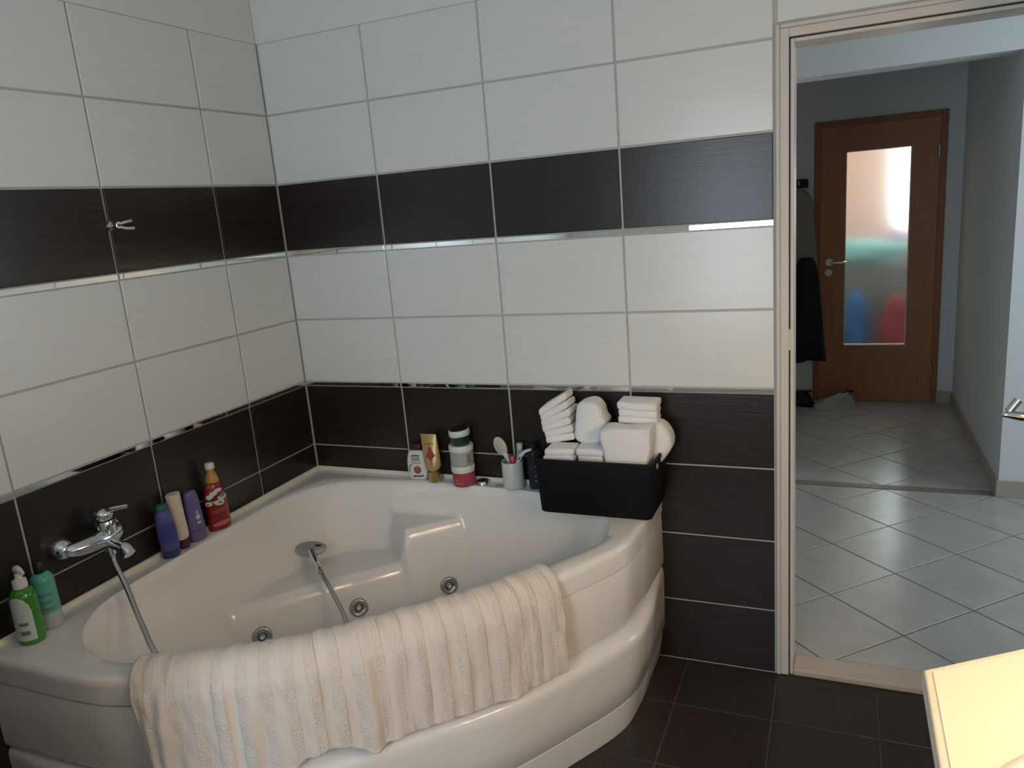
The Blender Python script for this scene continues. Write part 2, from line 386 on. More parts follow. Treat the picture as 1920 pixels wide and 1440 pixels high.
# lever handle at the free edge of the leaf
bm = BM()
tube(bm, crom([(2.300, -.56, 1.090), (2.312, -.56, 1.091), (2.345, -.56, 1.088), (2.425, -.56, 1.082)], 8), [.002]+[.004+.0065*min(1, k/14) for k in range(24)], n=16)
tube(bm, [(2.313, -.557, 1.097), (2.331, -.550, 1.122)], .0085, n=18)
ho = obj('door_handle', bm, M['chrome'], d1, (-DX0, 0, 0), auto=40)

# far wooden door with frosted pane
d2 = thing('door_2', 'brown wooden door with a tall frosted glass pane at the passage end', 'door', (D2X0, D2Y, HZ), kind='structure')
dw, dh = D2X1-D2X0, D2Z-HZ
bm = BM(); box(bm, 0, .042, -.012, .11, 0, dh, bev=.003); box(bm, dw-.042, dw, -.012, .11, 0, dh, bev=.003); box(bm, .042, dw-.042, -.012, .11, dh-.042, dh, bev=.003)
obj('door_frame', bm, M['wood_edge'], d2)
gx0, gx1, gz0, gz1 = 2.003-D2X0, 2.408-D2X0, .432-HZ, 1.79-HZ
lx0, lx1, lz1 = .040, dw-.040, dh-.040
for nm, b in (('door_stile', (lx0, gx0, 0.004, lz1)), ('door_stile', (gx1, lx1, 0.004, lz1)), ('door_rail', (gx0, gx1, 0.004, gz0)), ('door_rail', (gx0, gx1, gz1, lz1))):
    obj(nm, bx(b[0], b[1], .0, .04, b[2], b[3]), M['wood'], d2)
bm = BM()
for a in ((gx0, gx0+.006, gz0, gz1), (gx1-.006, gx1, gz0, gz1), (gx0, gx1, gz0, gz0+.006), (gx0, gx1, gz1-.006, gz1)): box(bm, a[0], a[1], -.003, .043, a[2], a[3])
obj('glazing_bead', bm, plain('glazing_bead_light', (.62, .55, .45), .3), d2)
obj('glass_pane', bx(gx0+.006, gx1-.006, .017, .023, gz0+.006, gz1-.006), M['frost'], d2)
h = obj('door_handle', tube(tb([(.104, -.045, 1.018), (.104, .0, 1.018)], .010), crom([(.104, -.045, 1.018), (.16, -.048, 1.018), (.215, -.045, 1.017)], 6), .009), M['chrome'], d2, auto=40)
obj('rosette', lathe(lathe(BM(), [(0, 0), (.026, 0), (.026, .008), (0, .008)], c=(.104, -.001, 1.018), rot=Matrix.Rotation(PI/2, 3, 'X')), [(0, 0), (.024, 0), (.024, .008), (0, .008)], c=(.100, -.001, .945), rot=Matrix.Rotation(PI/2, 3, 'X')), M['steel'], h, auto=40)
for zz in (.25, 1.72):
    obj('hinge', tb([(dw-.046, -.012, zz-.04), (dw-.046, -.012, zz+.04)], .008), M['steel'], d2)

# room behind the frosted door (only seen blurred)
plain('peach_wall_paint', (.78, .60, .52), .8)
for nm, bb, lab in (('wall_room_rear', (1.2, 3.4, 5.6, 5.7, 0, 2.6), 'peach rear wall of the room behind the frosted glass'), ('wall_room_left', (1.1, 1.2, 3.65, 5.7, 0, 2.6), 'peach left wall of the room behind the frosted glass'), ('wall_room_right', (3.4, 3.5, 3.65, 5.7, 0, 2.6), 'peach right wall of the room behind the frosted glass'), ('wall_room_front', (2.85, 3.5, 3.55, 3.65, 0, 2.6), 'peach wall beside the wooden door, out of sight')):
    tag(obj(nm, bx(*bb), M['peach_wall_paint']), lab, 'wall', kind='structure')
tag(obj('ceiling_room', bx(1.1, 3.5, 3.65, 5.7, 2.6, 2.7), M['peach_wall_paint']), 'ceiling of the room behind the frosted glass', 'ceiling', kind='structure')
tag(obj('floor_room', bx(1.1, 3.5, 3.65, 5.7, -.05, .0), M['peach_wall_paint']), 'floor of the room behind the frosted glass', 'floor', kind='structure')
def blob(name, label, cat, m, c, s, seed):
    rnd = random.Random(seed); bm = BM(); bmesh.ops.create_icosphere(bm, subdivisions=4, radius=1)
    ph = [rnd.uniform(0, 6) for _ in range(6)]
    for v in bm.verts:
        k = 1+.12*math.sin(4*v.co.x+ph[0])*math.sin(3*v.co.y+ph[1])+.10*math.sin(6*v.co.z+ph[2]+2*v.co.x)
        v.co = Vector((v.co.x*s[0]*k, v.co.y*s[1]*k, (v.co.z+1)*s[2]))
    tag(obj(name, bm, m, loc=c, smooth=True), label, cat)
plain('slate_chest', (.17, .22, .235), .6)
ch = thing('laundry_chest', 'dark slate chest standing behind the frosted glass', 'chest', (1.55, 4.62, 0))
obj('chest_body', bx(0, 1.45, 0, .45, .002, .86, bev=.006), M['slate_chest'], ch)
obj('chest_lid', bx(-.01, 1.46, -.01, .46, .861, .90, bev=.006), M['slate_chest'], ch)
blob('laundry_heap', 'turquoise cloth heap on the table behind the frosted glass', 'laundry', plain('turquoise_cloth', (.22, .62, .66), .9), (2.13, 4.78, .9005), (.36, .13, .10), 1)
blob('laundry_heap', 'mauve cloth heap behind the right half of the frosted glass', 'laundry', plain('mauve_cloth', (.48, .22, .46), .9), (2.52, 4.97, .9005), (.20, .07, .15), 2)
blob('laundry_bag', 'blue bag on the floor behind the frosted glass', 'bag', plain('blue_bag', (.03, .17, .50), .7), (2.10, 4.40, .0), (.095, .10, .36), 3)
blob('laundry_bag', 'dark red bag on the floor behind the frosted glass', 'bag', plain('dark_red_bag', (.26, .05, .07), .7), (2.40, 4.40, .0), (.13, .10, .34), 4)
blob('laundry_bag', 'green bag at the left edge behind the frosted glass', 'bag', plain('green_bag', (.06, .24, .06), .7), (1.91, 4.40, .0), (.05, .10, .34), 5)

# ------------------------------------------------------------------ bathtub
RIM = .628
FRONT = [(1.425, 0), (1.425, -.14), (1.424, -.28), (1.40, -.44), (1.29, -.64), (1.165, -.83), (1.0, -1.0), (.83, -1.165), (.64, -1.285), (.44, -1.375), (.28, -1.392), (.14, -1.392), (0, -1.392)]
front = crom(FRONT, 16)
outer = np.vstack([front, [[0.0, -.9]], [[0.0, -.4]], [[0.0, 0.0]], [[.4, 0]], [[.9, 0]]])
inner = crom([(.072, -.36), (.135, -.185), (.25, -.10), (.445, -.068), (.66, -.066), (.95, -.074), (1.15, -.125), (1.285, -.225), (1.335, -.33), (1.325, -.44), (1.235, -.585), (1.095, -.775), (.938, -.938), (.775, -1.095), (.60, -1.222), (.43, -1.305), (.29, -1.305), (.17, -1.235), (.095, -1.13), (.070, -1.0), (.068, -.8), (.068, -.6)], 12, True)
CX, CY = .70, -.70
def ray_poly(poly, a):
    dx, dy = math.cos(a), math.sin(a); best = 0
    A = poly; B = np.roll(poly, -1, 0); E = B-A
    den = dx*(-E[:, 1])-dy*(-E[:, 0]); den[np.abs(den) < 1e-12] = 1e-12
    wx, wy = A[:, 0]-CX, A[:, 1]-CY
    t = (wx*(-E[:, 1])-wy*(-E[:, 0]))/den; s = (dx*wy-dy*wx)/den
    ok = (s >= -1e-9) & (s <= 1+1e-9) & (t > 0)
    return t[ok].max()
def poly_dist(X, Y, poly):
    A = poly; B = np.roll(poly, -1, 0); E = B-A; L2 = (E**2).sum(1); d = np.full(X.shape, 9.0)
    for k in range(len(A)):
        if L2[k] < 1e-12: continue
        t = np.clip(((X-A[k, 0])*E[k, 0]+(Y-A[k, 1])*E[k, 1])/L2[k], 0, 1)
        d = np.minimum(d, np.hypot(X-A[k, 0]-t*E[k, 0], Y-A[k, 1]-t*E[k, 1]))
    return d
def sst(a, b, x):
    t = np.clip((x-a)/(b-a), 0, 1); return t*t*(3-2*t)
def smax(a, b, k):
    h = np.clip(.5+.5*(a-b)/k, 0, 1); return b+(a-b)*h+k*h*(1-h)
def basin_z(X, Y, d):
    s = X-Y; t = X+Y
    wid = .20+.16*(1-sst(.45, .8, s))
    d2 = np.sqrt(d*d+.012**2)-.012
    q = np.clip(d2/wid, 0, 1)
    zw = RIM-.458*(1-(1-q)**2)
    edge = .80+.10*np.clip(-t, 0, 1)**1.3
    seat = .385+.015*sst(.3, .8, s)
    arm = sst(.245, .305, t)
    seat = seat+(.518-seat)*arm
    foot = .170
    F = foot+(seat-foot)*(1-sst(edge-.005, edge+.145, s))
    # crisper shoulder
    return smax(zw, F, .035)
angs = set(np.linspace(-PI, PI, 420, endpoint=False).tolist())
for cpt in ((0, 0), (1.425, 0), (0, -1.392)): angs.add(math.atan2(cpt[1]-CY, cpt[0]-CX))
angs = np.array(sorted(angs))
ri = np.array([ray_poly(inner, a) for a in angs]); ro = np.array([ray_poly(outer, a) for a in angs])
MI = 78
fr_ = np.linspace(0, 1, MI+1)[1:]**.85
bm = BM(); rings = []
ca, sa = np.cos(angs), np.sin(angs)
Xg = CX+np.outer(fr_, ri*ca); Yg = CY+np.outer(fr_, ri*sa)
Dg = poly_dist(Xg, Yg, inner); Dg[-1] = 0
Zg = basin_z(Xg, Yg, Dg)
cz = float(basin_z(np.array([CX]), np.array([CY]), poly_dist(np.array([CX]), np.array([CY]), inner))[0])
cv = bm.verts.new((CX, CY, cz))
for j in range(len(fr_)):
    rings.append([bm.verts.new((Xg[j, i], Yg[j, i], Zg[j, i])) for i in range(len(angs))])
# rim: rounded towards the room, flat towards the walls
xo, yo = CX+ro*ca, CY+ro*sa
free = np.array([0.0 if (x < .0015 or y > -.0015) else 1.0 for x, y in zip(xo, yo)])
for o_, dz in ((None, 0.0), (.024, 0.0), (.015, .0012), (.008, .004), (.003, .009), (.0005, .016), (.0, .024), (.0, .066), (.018, .068)):
    ring = []
    for i in range(len(angs)):
        if o_ is None: r = ri[i]+(ro[i]-ri[i])*.35; zz = RIM
        else:
            r = ro[i]-o_*(1.15 if free[i] else .6); r = max(r, ri[i]+(ro[i]-ri[i])*.4)
            zz = RIM-dz*free[i] if dz < .06 else RIM-dz
        ring.append(bm.verts.new((CX+r*ca[i], CY+r*sa[i], zz)))
    rings.append(ring)
n = len(angs)
for i in range(n): bm.faces.new((cv, rings[0][i], rings[0][(i+1) % n]))
for A, B in zip(rings, rings[1:]):
    for i in range(n): bm.faces.new((A[i], B[i], B[(i+1) % n], A[(i+1) % n]))
tub = thing('bathtub', 'white corner whirlpool bathtub with a corner seat and curved front panel', 'bathtub')
obj('tub_shell', bm, M['acryl'], tub, auto=50)
# apron panels
fT = np.gradient(front, axis=0); fN = np.stack([fT[:, 1], -fT[:, 0]], 1); fN /= np.linalg.norm(fN, axis=1)[:, None]
sg = np.sign(((front-np.array([CX, CY]))*fN).sum(1)); fN *= sg[:, None]
fS = np.r_[0, np.cumsum(np.linalg.norm(np.diff(front, axis=0), axis=1))]; FL = fS[-1]
def apron(prof):
    bm = BM(); g = []
    for i in range(len(front)):
        u = fS[i]/FL; tw = float(sst(0.0, .16, np.array(u))*sst(0.0, .16, np.array(1-u)))
        row = []
        for (o_, k, zz) in prof:
            p = front[i]+fN[i]*(o_+k*tw); row.append(bm.verts.new((max(p[0], .001), min(p[1], -.001), zz)))
        g.append(row)
    for A, B in zip(g, g[1:]):
        for j in range(len(prof)-1): bm.faces.new((A[j], A[j+1], B[j+1], B[j]))
    bmesh.ops.recalc_face_normals(bm, faces=bm.faces[:])
    return bm
obj('upper_panel', apron([(-.04, 0, .5555), (-.009, 0, .5555), (-.005, 0, .5535), (-.0035, 0, .548), (-.002, -.004, .47), (-.002, -.008, .376), (-.003, -.009, .368), (-.006, -.010, .363), (-.03, -.034, .361)]), M['acryl'], tub, auto=40)
obj('lower_panel', apron([(-.03, -.034, .357), (-.012, -.034, .353), (-.006, -.020, .347), (-.004, .008, .337), (-.003, .018, .328), (-.003, .022, .316), (-.003, .022, .298), (-.004, .010, .20), (-.008, .004, .122), (-.011, .002, .116), (-.02, .0, .113), (-.04, 0, .113)]), M['acryl'], tub, auto=40)
obj('plinth', apron([(-.04, 0, .109), (-.020, 0, .109), (-.016, 0, .105), (-.018, 0, .07), (-.030, 0, .001)]), M['acryl'], tub, auto=40)
bm = BM(); box(bm, .0005, 1.41, -.010, -.0005, RIM-.004, RIM+.015, bev=.004); box(bm, .0005, .014, -1.385, -.014, RIM-.004, RIM+.015, bev=.004)
obj('sealant_strip', bm, M['sealant'], tub)
# whirlpool jets on the seat front
def surf(s, t):
    x, y = (s+t)/2, (t-s)/2; X, Y = np.array([x]), np.array([y])
    return x, y, float(basin_z(X, Y, poly_dist(X, Y, inner))[0])
for t_ in (-.458, .006, .472):
    ss = np.linspace(.75, 1.1, 500); zs = np.array([surf(s, t_)[2] for s in ss]); k = int(np.argmin(np.abs(zs-.292)))
    p0 = Vector(surf(ss[k], t_)); e = .01
    n_ = (Vector(surf(ss[k]+e, t_))-Vector(surf(ss[k]-e, t_))).cross(Vector(surf(ss[k], t_+e))-Vector(surf(ss[k], t_-e))).normalized()
    if n_.z < 0: n_ = -n_
    q = n_.to_track_quat('Z', 'Y').to_matrix()
    jt = obj('jet', lathe(BM(), [(.014, .004), (.019, .008), (.026, .0105), (.031, .008), (.033, .003), (.033, -.008)], n=36, c=p0, rot=q), M['steel'], tub, auto=50)
    obj('jet_nozzle', lathe(BM(), [(0, .0035), (.0045, .0045), (.006, .007), (.0095, .0075), (.0115, .005), (.012, -.004)], n=28, c=p0, rot=q), M['chrome'], jt, auto=50)
    obj('jet_bore', lathe(BM(), [(.0, .0015), (.0142, .0015), (.0144, .0042)], n=28, c=p0, rot=q), M['seal'], jt)
kb = obj('control_knob', lt([(0, .012), (.010, .0125), (.017, .015), (.022, .0135), (.0255, .008), (.026, 0)], c=(.770, -.036, RIM)), M['chrome'], tub, auto=60)
obj('control_slot', bx(.826, .860, -.044, -.041, RIM-.001, RIM+.0012), M['seal'], tub)

# ------------------------------------------------------------------ towel draped over the tub front
L0, L1 = .700, 1.775
NU, NV = 230, 96
rnd = random.Random(3)
rimprof = crom([(.110, .545), (.100, .595), (.088, .628), (.065, .641), (.045, .6445), (.022, .640), (.004, .628), (-.010, .606), (-.016, .575)], 6)
def fpt(l):
    return np.array([np.interp(l, fS, front[:, 0]), np.interp(l, fS, front[:, 1])]), np.array([np.interp(l, fS, fN[:, 0]), np.interp(l, fS, fN[:, 1])])
hem_l = [.690, .717, .80, .891, .921, 1.067, 1.159, 1.252, 1.30, 1.345, 1.40, 1.442, 1.50, 1.60, 1.70, 1.78]
hem_z = [.362, .359, .362, .358, .362, .362, .362, .350, .376, .388, .378, .352, .300, .262, .246, .250]
creases = [(.74, .020, -.35), (.775, .016, -.30), (.90, .018, -.10), (.985, .016, .06), (1.05, .02, .05), (1.115, .016, .02), (1.185, .018, .0), (1.248, .020, .0), (1.30, .016, .03), (1.37, .018, .03), (1.43, .018, .05), (1.50, .020, .06), (1.565, .018, .06), (1.63, .016, .08), (1.69, .015, .10), (1.735, .012, .08)]
amps = [.012, .011, .010, .006, .004, .006, .006, .020, .006, .010, .008, .012, .015, .010, .022, .014]
bm = BM(); g = []; tuv = {}
nr = len(rimprof)
for i in range(NU+1):
    l = L0+(L1-L0)*i/NU; row = []
    hz = float(np.interp(l, hem_l, hem_z))
    for j in range(NV+1):
        v = j/NV
        if j < nr: o_, zz = rimprof[j]; drop = 0.0
        else:
            tq = (j-nr+1)/(NV-nr+1); zz = .575+(hz-.575)*tq; o_ = -.016-.004*tq; drop = .575-zz
            if zz < .365: o_ -= .014*min(1, (.365-zz)/.05)
        dd = max(0.0, .64-zz)
        skew = 0; bulge = 0
        fall = min(1, .12+dd/.14) if o_ < .03 else .12
        for (lc, wd, sl), am in zip(creases, amps):
            x = (l-lc-sl*dd)/wd
            bulge += am*math.exp(-x*x)*fall*(1-.0*v)
        rib = .0015*math.sin((l+.02*math.sin(9*dd)+.012*math.sin(l*23))*2*PI/.040)*min(1, .4+dd*4)
        fine = .0012*math.sin(l*61+zz*33)+.001*math.sin(l*143-zz*71+1)
        out = -o_+.004+bulge*.9+rib+fine
        if zz > .60 and o_ > -.012:
            P, Nn = fpt(l); zz2 = zz+.003+bulge*.35+rib+fine*1.2
            p = P+Nn*(-o_+bulge*.4)
        else:
            P, Nn = fpt(l); p = P+Nn*out; zz2 = zz
        # left edge folds back a little, hanging edge drifts along the rim
        ll = 0.0
        if l > 1.70: ll = -(l-1.70)/.075*dd*.12
        T2 = np.array([np.interp(l, fS, fT[:, 0]), np.interp(l, fS, fT[:, 1])]); T2 = T2/np.linalg.norm(T2)
        p = p+T2*ll
        vv_ = bm.verts.new((p[0], p[1], zz2)); row.append(vv_); tuv[vv_] = (l, zz-o_*.6)
    g.append(row)
for A, B in zip(g, g[1:]):
    for j in range(NV): bm.faces.new((A[j], A[j+1], B[j+1], B[j]))
bmesh.ops.recalc_face_normals(bm, faces=bm.faces[:])
uvl = bm.loops.layers.uv.new('cloth')
for f in bm.faces:
    for lp in f.loops: lp[uvl].uv = tuv[lp.vert]
tw = obj('bath_towel', bm, M['towel'], smooth=True)
tag(tw, 'cream terry bath towel draped over the front rim of the bathtub', 'towel')
md = tw.modifiers.new('thick', 'SOLIDIFY'); md.thickness = .005; md.offset = 1

# ------------------------------------------------------------------ faucet and hand shower
fc = thing('bath_faucet', 'chrome wall-mounted bath mixer faucet on the dark tiles', 'faucet', (0, 0, 0))
RX = Matrix.Rotation(PI/2, 3, 'Y')
for yy, nm in ((-1.14, 'escutcheon'), (-.985, 'escutcheon')):
    obj(nm, lathe(BM(), [(0, .048), (.012, .048), (.020, .042), (.030, .026), (.034, .010), (.034, .0)], c=(0, yy, .80), rot=RX), M['chrome'], fc, auto=60)
obj('faucet_body', tb(crom([(.045, -1.145, .80), (.058, -1.115, .797), (.066, -1.06, .796), (.066, -1.01, .796), (.045, -.98, .80)], 8), [.017+.007*math.sin(PI*k/32) for k in range(33)], n=20), M['chrome'], fc, auto=50)
bm = BM(); lathe(bm, [(0, -.02), (.026, -.018), (.028, .0), (.028, .022), (.025, .030), (.0, .034)], c=(.062, -1.030, .815))
obj('cartridge_cap', bm, M['chrome'], fc, auto=45)
bm = BM(); lathe(bm, [(0, 0), (.022, 0), (.027, .012), (.025, .024), (.012, .032), (0, .033)], c=(.062, -1.030, .848))
tube(bm, crom([(.062, -1.030, .868), (.095, -1.022, .878), (.138, -1.006, .884)], 6), [.010, .010, .009, .009, .008, .008, .0075, .007, .0065, .006, .006, .005, .004], n=14)
obj('lever', bm, M['chrome'], fc, auto=50)
bm = tb(crom([(.066, -1.035, .790), (.105, -1.045, .782), (.145, -1.050, .778), (.165, -1.052, .762)], 8), [.016]*8+[.0155]*8+[.017]*9, n=20)
obj('spout', bm, M['chrome'], fc, auto=50)
obj('hose_outlet', tb([(.064, -1.032, .79), (.070, -1.035, .742)], .0125, n=16), M['chrome'], fc, auto=50)

hs = thing('hand_shower', 'chrome hand shower lying on the bathtub seat with its metal hose', 'shower head', (0, 0, 0))
def at(s, t): return surf(s, t)
hosepts = [(.070, -1.035, .7405), (.078, -1.038, .715), (.12, -1.05, .655), (.21, -1.095, .575), (.30, -1.13, .50), (.40, -1.10, .38), (.52, -1.0, .25), (.60, -.88, .20), (.60, -.74, .215), (.545, -.63, .27), (.475, -.565, .345), (.405, -.527, .412), (.362, -.500, .436), (.335, -.477, .437)]
P = crom(hosepts, 22)
obj('shower_hose', tb(P, [.0075+.0006*(k % 2) for k in range(len(P))], n=12), M['hose'], hs, smooth=True)
obj('hose_connector', tb([(.335, -.477, .437), (.326, -.469, .437), (.325, -.468, .437), (.308, -.4525, .436), (.307, -.4515, .436), (.299, -.444, .436)], [.0095, .0105, .0115, .0115, .0095, .0105], n=18), M['chrome'], hs, auto=40)
obj('shower_handle', tb(crom([(.299, -.444, .436), (.275, -.422, .437), (.248, -.398, .442), (.216, -.369, .452)], 6), [.0095+.006*k/18 for k in range(19)], n=18), M['chrome'], hs, auto=50)
# oval head, slightly tilted towards the viewer
bm = BM(); hd = Matrix.Rotation(math.radians(16), 3, 'Z') @ Matrix.Rotation(math.radians(28), 3, 'X')
lathe(bm, [(0, .012), (.6, .011), (.9, .007), (1.0, .0), (.96, -.006), (.0, -.008)], n=48, sx=.060, sy=.031, c=(.207, -.361, .459), rot=hd)
hdo = obj('shower_head_disc', bm, plain('satin_grey', (.40, .40, .39), .38, metal=.3), hs, auto=45)
obj('head_button', lathe(BM(), [(0, .0135), (.008, .013), (.009, .010)], sx=1.5, sy=.5, c=Vector((.207, -.361, .459))+hd @ Vector((.030, .004, 0)), rot=hd), M['seal'], hdo)

# ------------------------------------------------------------------ robe hook on the left wall
hk = thing('robe_hook', 'small chrome robe hook on the dark tile band of the left wall', 'hook', (0, -.765, 1.655))
obj('hook_base', lathe(BM(), [(.016, 0), (.016, .006), (.012, .010), (.008, .026), (.010, .032), (0, .034)], rot=RX), M['chrome'], hk, auto=50)
bm = tb(crom([(.024, 0, 0), (.036, .014, .006), (.044, .036, .010)], 6), .0045); tube(bm, crom([(.024, 0, -.002), (.036, .016, -.010), (.046, .040, -.012)], 6), .0050)
obj('hook_prong', bm, M['chrome'], hk, auto=60)

# ------------------------------------------------------------------ bottles on the left rim
def part(name, prof, mname, parent, sx=1, sy=1, n=40, **k):
    return obj(name, lt(prof, n=n, sx=sx, sy=sy, **k), M[mname], parent, auto=50)
def smooth_prof(P, n=6): return [(max(0, float(a)), float(b)) for a, b in crom(P, n)]
Z = RIM+.0005
plain('green_gel', (.045, .23, .015), .12, coat=.5); plain('white_plastic', (.74, .73, .71), .3); plain('pale_label', (.52, .58, .55), .5)
plain('ink_grey', (.16, .17, .17), .5)
b = thing('pump_bottle', 'green pump bottle with white pump and pale label on the bathtub corner', 'bottle', (.070, -1.300, Z), math.radians(-32))
pr = smooth_prof([(.029, .003), (.031, .012), (.031, .10), (.030, .125), (.024, .142), (.014, .150)]); pr = [(0, 0), (.026, 0)]+pr+[(0, .151)]
part('bottle_body', pr, 'green_gel', b)
rf = interp(pr[2:-1])
lb = obj('label', patch(rf, .014, .132, -1.5, .35, shape=lambda u, v: v < .70 or ((u-.45)/.52)**2+((v-.70)/.30)**2 < 1, n=26, m=30), M['pale_label'], b, smooth=True)
obj('label_print', patch(rf, .030, .064, -.75, -.05, off=.0014, shape=lambda u, v: v > .72 or v < .32, n=10, m=12), M['ink_grey'], lb)
pp = part('pump_collar', [(0, .149), (.0165, .149), (.0175, .153), (.0165, .170), (.009, .174), (.0075, .190), (0, .190)], 'white_plastic', b)
obj('pump_nozzle', tb(crom([(-.014, .0, .194), (.0, 0, .199), (.018, .005, .201), (.040, .012, .196)], 5), [.005, .007, .0085, .009, .009, .0095, .009, .009, .0085, .008, .0075, .007, .0065, .0055, .005, .004], n=14), M['white_plastic'], pp, auto=60)
plain('teal_gel', (.10, .40, .31), .12, coat=.5); plain('clear_base', (.40, .46, .43), .12, coat=.4); plain('dark_cap', (.010, .011, .012), .35)
b = thing('shower_gel_bottle', 'teal shower gel bottle with dark cap behind the green pump bottle', 'bottle', (.050, -1.232, Z), math.radians(-30))
pr = [(0, 0), (.026, 0)]+smooth_prof([(.028, .003), (.0295, .012), (.0295, .045)]); part('bottle_base', pr+[(0, .045)], 'clear_base', b)
pr2 = smooth_prof([(.0295, .0451), (.0295, .09), (.029, .125), (.027, .140), (.020, .150), (.012, .154)])
part('bottle_body', [(0, .0451)]+pr2+[(0, .155)], 'teal_gel', b)
part('bottle_cap', [(0, .154), (.013, .154), (.0135, .180), (.011, .185), (0, .186)], 'dark_cap', b)
obj('label_print', patch(interp(pr2), .055, .115, -.8, .5, shape=lambda u, v: (int(v*9) % 3 == 0) and u < .9, n=14, m=18), M['ink_grey'], b)

plain('blue_plastic', (.085, .10, .30), .3); plain('teal_cap', (.01, .12, .13), .35); plain('blue_label', (.045, .06, .25), .4); plain('blue_cap', (.03, .055, .16), .35)
b = thing('shampoo_bottle', 'blue-violet shampoo bottle with teal top, nearest the faucet', 'bottle', (.041, -.812, Z), math.radians(-8), rot=(math.radians(2), 0, math.radians(-8)))
pr = [(0, .026)]+smooth_prof([(.029, .026), (.0305, .05), (.030, .09), (.0275, .125), (.023, .148), (.018, .156)])+[(0, .157)]
part('bottle_body', pr, 'blue_plastic', b, sx=.8)
part('bottle_base_cap', [(0, 0), (.026, 0), (.028, .004), (.0285, .025), (0, .0255)], 'blue_cap', b, sx=.8)
part('bottle_top', [(0, .1565), (.019, .1565), (.019, .170), (.016, .175), (0, .176)], 'teal_cap', b, sx=.8)
obj('label', patch(interp(pr[1:-1]), .052, .118, -1.1, .9, sx=.8, shape=lambda u, v: ((u-.5)/.5)**4+((v-.5)/.5)**4 < 1, n=20, m=16), M['blue_label'], b, smooth=True)
plain('cream_tube', (.72, .62, .48), .4); plain('plum_cap', (.09, .022, .075), .35)
b = thing('lotion_tube', 'cream tube standing on a plum cap between the blue and purple bottles', 'tube', (.034, -.752, Z), rot=(math.radians(3), 0, math.radians(-10)))
part('tube_body', [(0, .032)]+smooth_prof([(.018, .032), (.0215, .045), (.0215, .10), (.022, .15), (.0225, .182), (.021, .188)])+[(0, .1885)], 'cream_tube', b, sx=.8, sy=1.05)
part('tube_cap', [(0, 0), (.016, 0), (.017, .004), (.017, .031), (0, .0315)], 'plum_cap', b)
plain('purple_plastic', (.155, .125, .30), .32); plain('silver_print', (.62, .60, .70), .3); plain('purple_dark', (.085, .07, .17), .35)
b = thing('conditioner_bottle', 'purple conditioner bottle with rounded top beside the red bottle', 'bottle', (.034, -.690, Z), rot=(math.radians(2), 0, math.radians(-6)))
pr = [(0, 0), (.029, 0)]+smooth_prof([(.031, .003), (.031, .03), (.029, .08), (.0265, .13), (.024, .158), (.018, .169), (.008, .172)])+[(0, .1725)]
part('bottle_body', pr, 'purple_plastic', b, sx=.62)
rf = interp(pr[2:-1])
obj('label_print', patch(rf, .06, .115, -.45, .45, sx=.62, shape=lambda u, v: ((u-.5)/.32)**2+((v-.42)/.14)**2 < 1 or (abs(u-.5) < .08 and .5 < v < .85) or (abs(u-.5) < .28 and v < .12), n=22, m=30), M['silver_print'], b, smooth=True)
obj('cap_seam', patch(rf, .038, .041, -PI, PI, sx=.62, n=40, m=1), M['purple_dark'], b)
plain('red_plastic', (.245, .012, .010), .25, coat=.4); plain('gold_cap', (.56, .28, .055), .35); plain('white_print', (.66, .68, .62), .4); plain('pink_print', (.52, .14, .13), .4); plain('blue_print', (.14, .24, .30), .4); plain('dark_print', (.05, .03, .02), .5)
b = thing('bubble_bath_bottle', 'red bubble bath bottle with gold neck and white cap on the left rim', 'bottle', (.038, -.598, Z), math.radians(-24))
pr = [(0, 0), (.034, 0)]+smooth_prof([(.037, .003), (.0385, .015), (.0385, .09), (.037, .125), (.030, .155), (.021, .168)])+[(0, .1685)]
part('bottle_body', pr, 'red_plastic', b, sx=.60)
rf = interp(pr[2:-1])
part('bottle_neck', [(0, .1682), (.0225, .1682), (.0225, .172), (.018, .190), (.0125, .202), (.0125, .214), (0, .2142)], 'gold_cap', b)
part('bottle_cap', smooth_prof([(.0, .2143), (.0145, .2143), (.0155, .222), (.0145, .231), (.010, .2345), (0, .235)], 3), 'white_plastic', b)
def spots(u, v, S): return any(((u-a)/c)**2+((v-b_)/d)**2 < 1 for a, b_, c, d in S)
lb = obj('label', patch(rf, .088, .150, -1.35, 1.15, sx=.60, n=60, m=50, shape=lambda u, v: spots(u, v, [(.60, .16, .17, .17), (.20, .18, .20, .13), (.42, .20, .2, .08), (.25, .55, .16, .13), (.42, .72, .15, .12), (.62, .84, .17, .10), (.75, .42, .22, .12)])), M['white_print'], b, smooth=True)
obj('label_print', patch(rf, .088, .150, -1.35, 1.15, sx=.60, off=.0014, n=60, m=50, shape=lambda u, v: spots(u, v, [(.74, .52, .14, .12), (.80, .58, .1, .1)])), M['blue_print'], lb, smooth=True)
obj('label_print', patch(rf, .088, .150, -1.35, 1.15, sx=.60, off=.0016, n=60, m=50, shape=lambda u, v: spots(u, v, [(.60, .16, .06, .05), (.42, .46, .1, .05), (.30, .38, .2, .03), (.16, .16, .04, .04), (.36, .16, .03, .1)])), M['dark_print'], lb, smooth=True)
obj('lettering', patch(rf, .058, .080, -.75, .75, sx=.60, n=60, m=20, shape=lambda u, v: abs(v-.65-.25*(u-.5)-.06*math.sin(u*60)) < .07 or (.2 < u < .8 and abs(v-.3-.25*(u-.5)-.05*math.sin(u*70)) < .06)), M['pink_print'], b, smooth=True)
obj('lettering', patch(rf, .014, .034, -.8, .8, sx=.60, n=30, m=10, shape=lambda u, v: ((u-.5)/.5)**2+((v-.5-.3*(u-.5))/.4)**2 < 1), M['pink_print'], b, smooth=True)

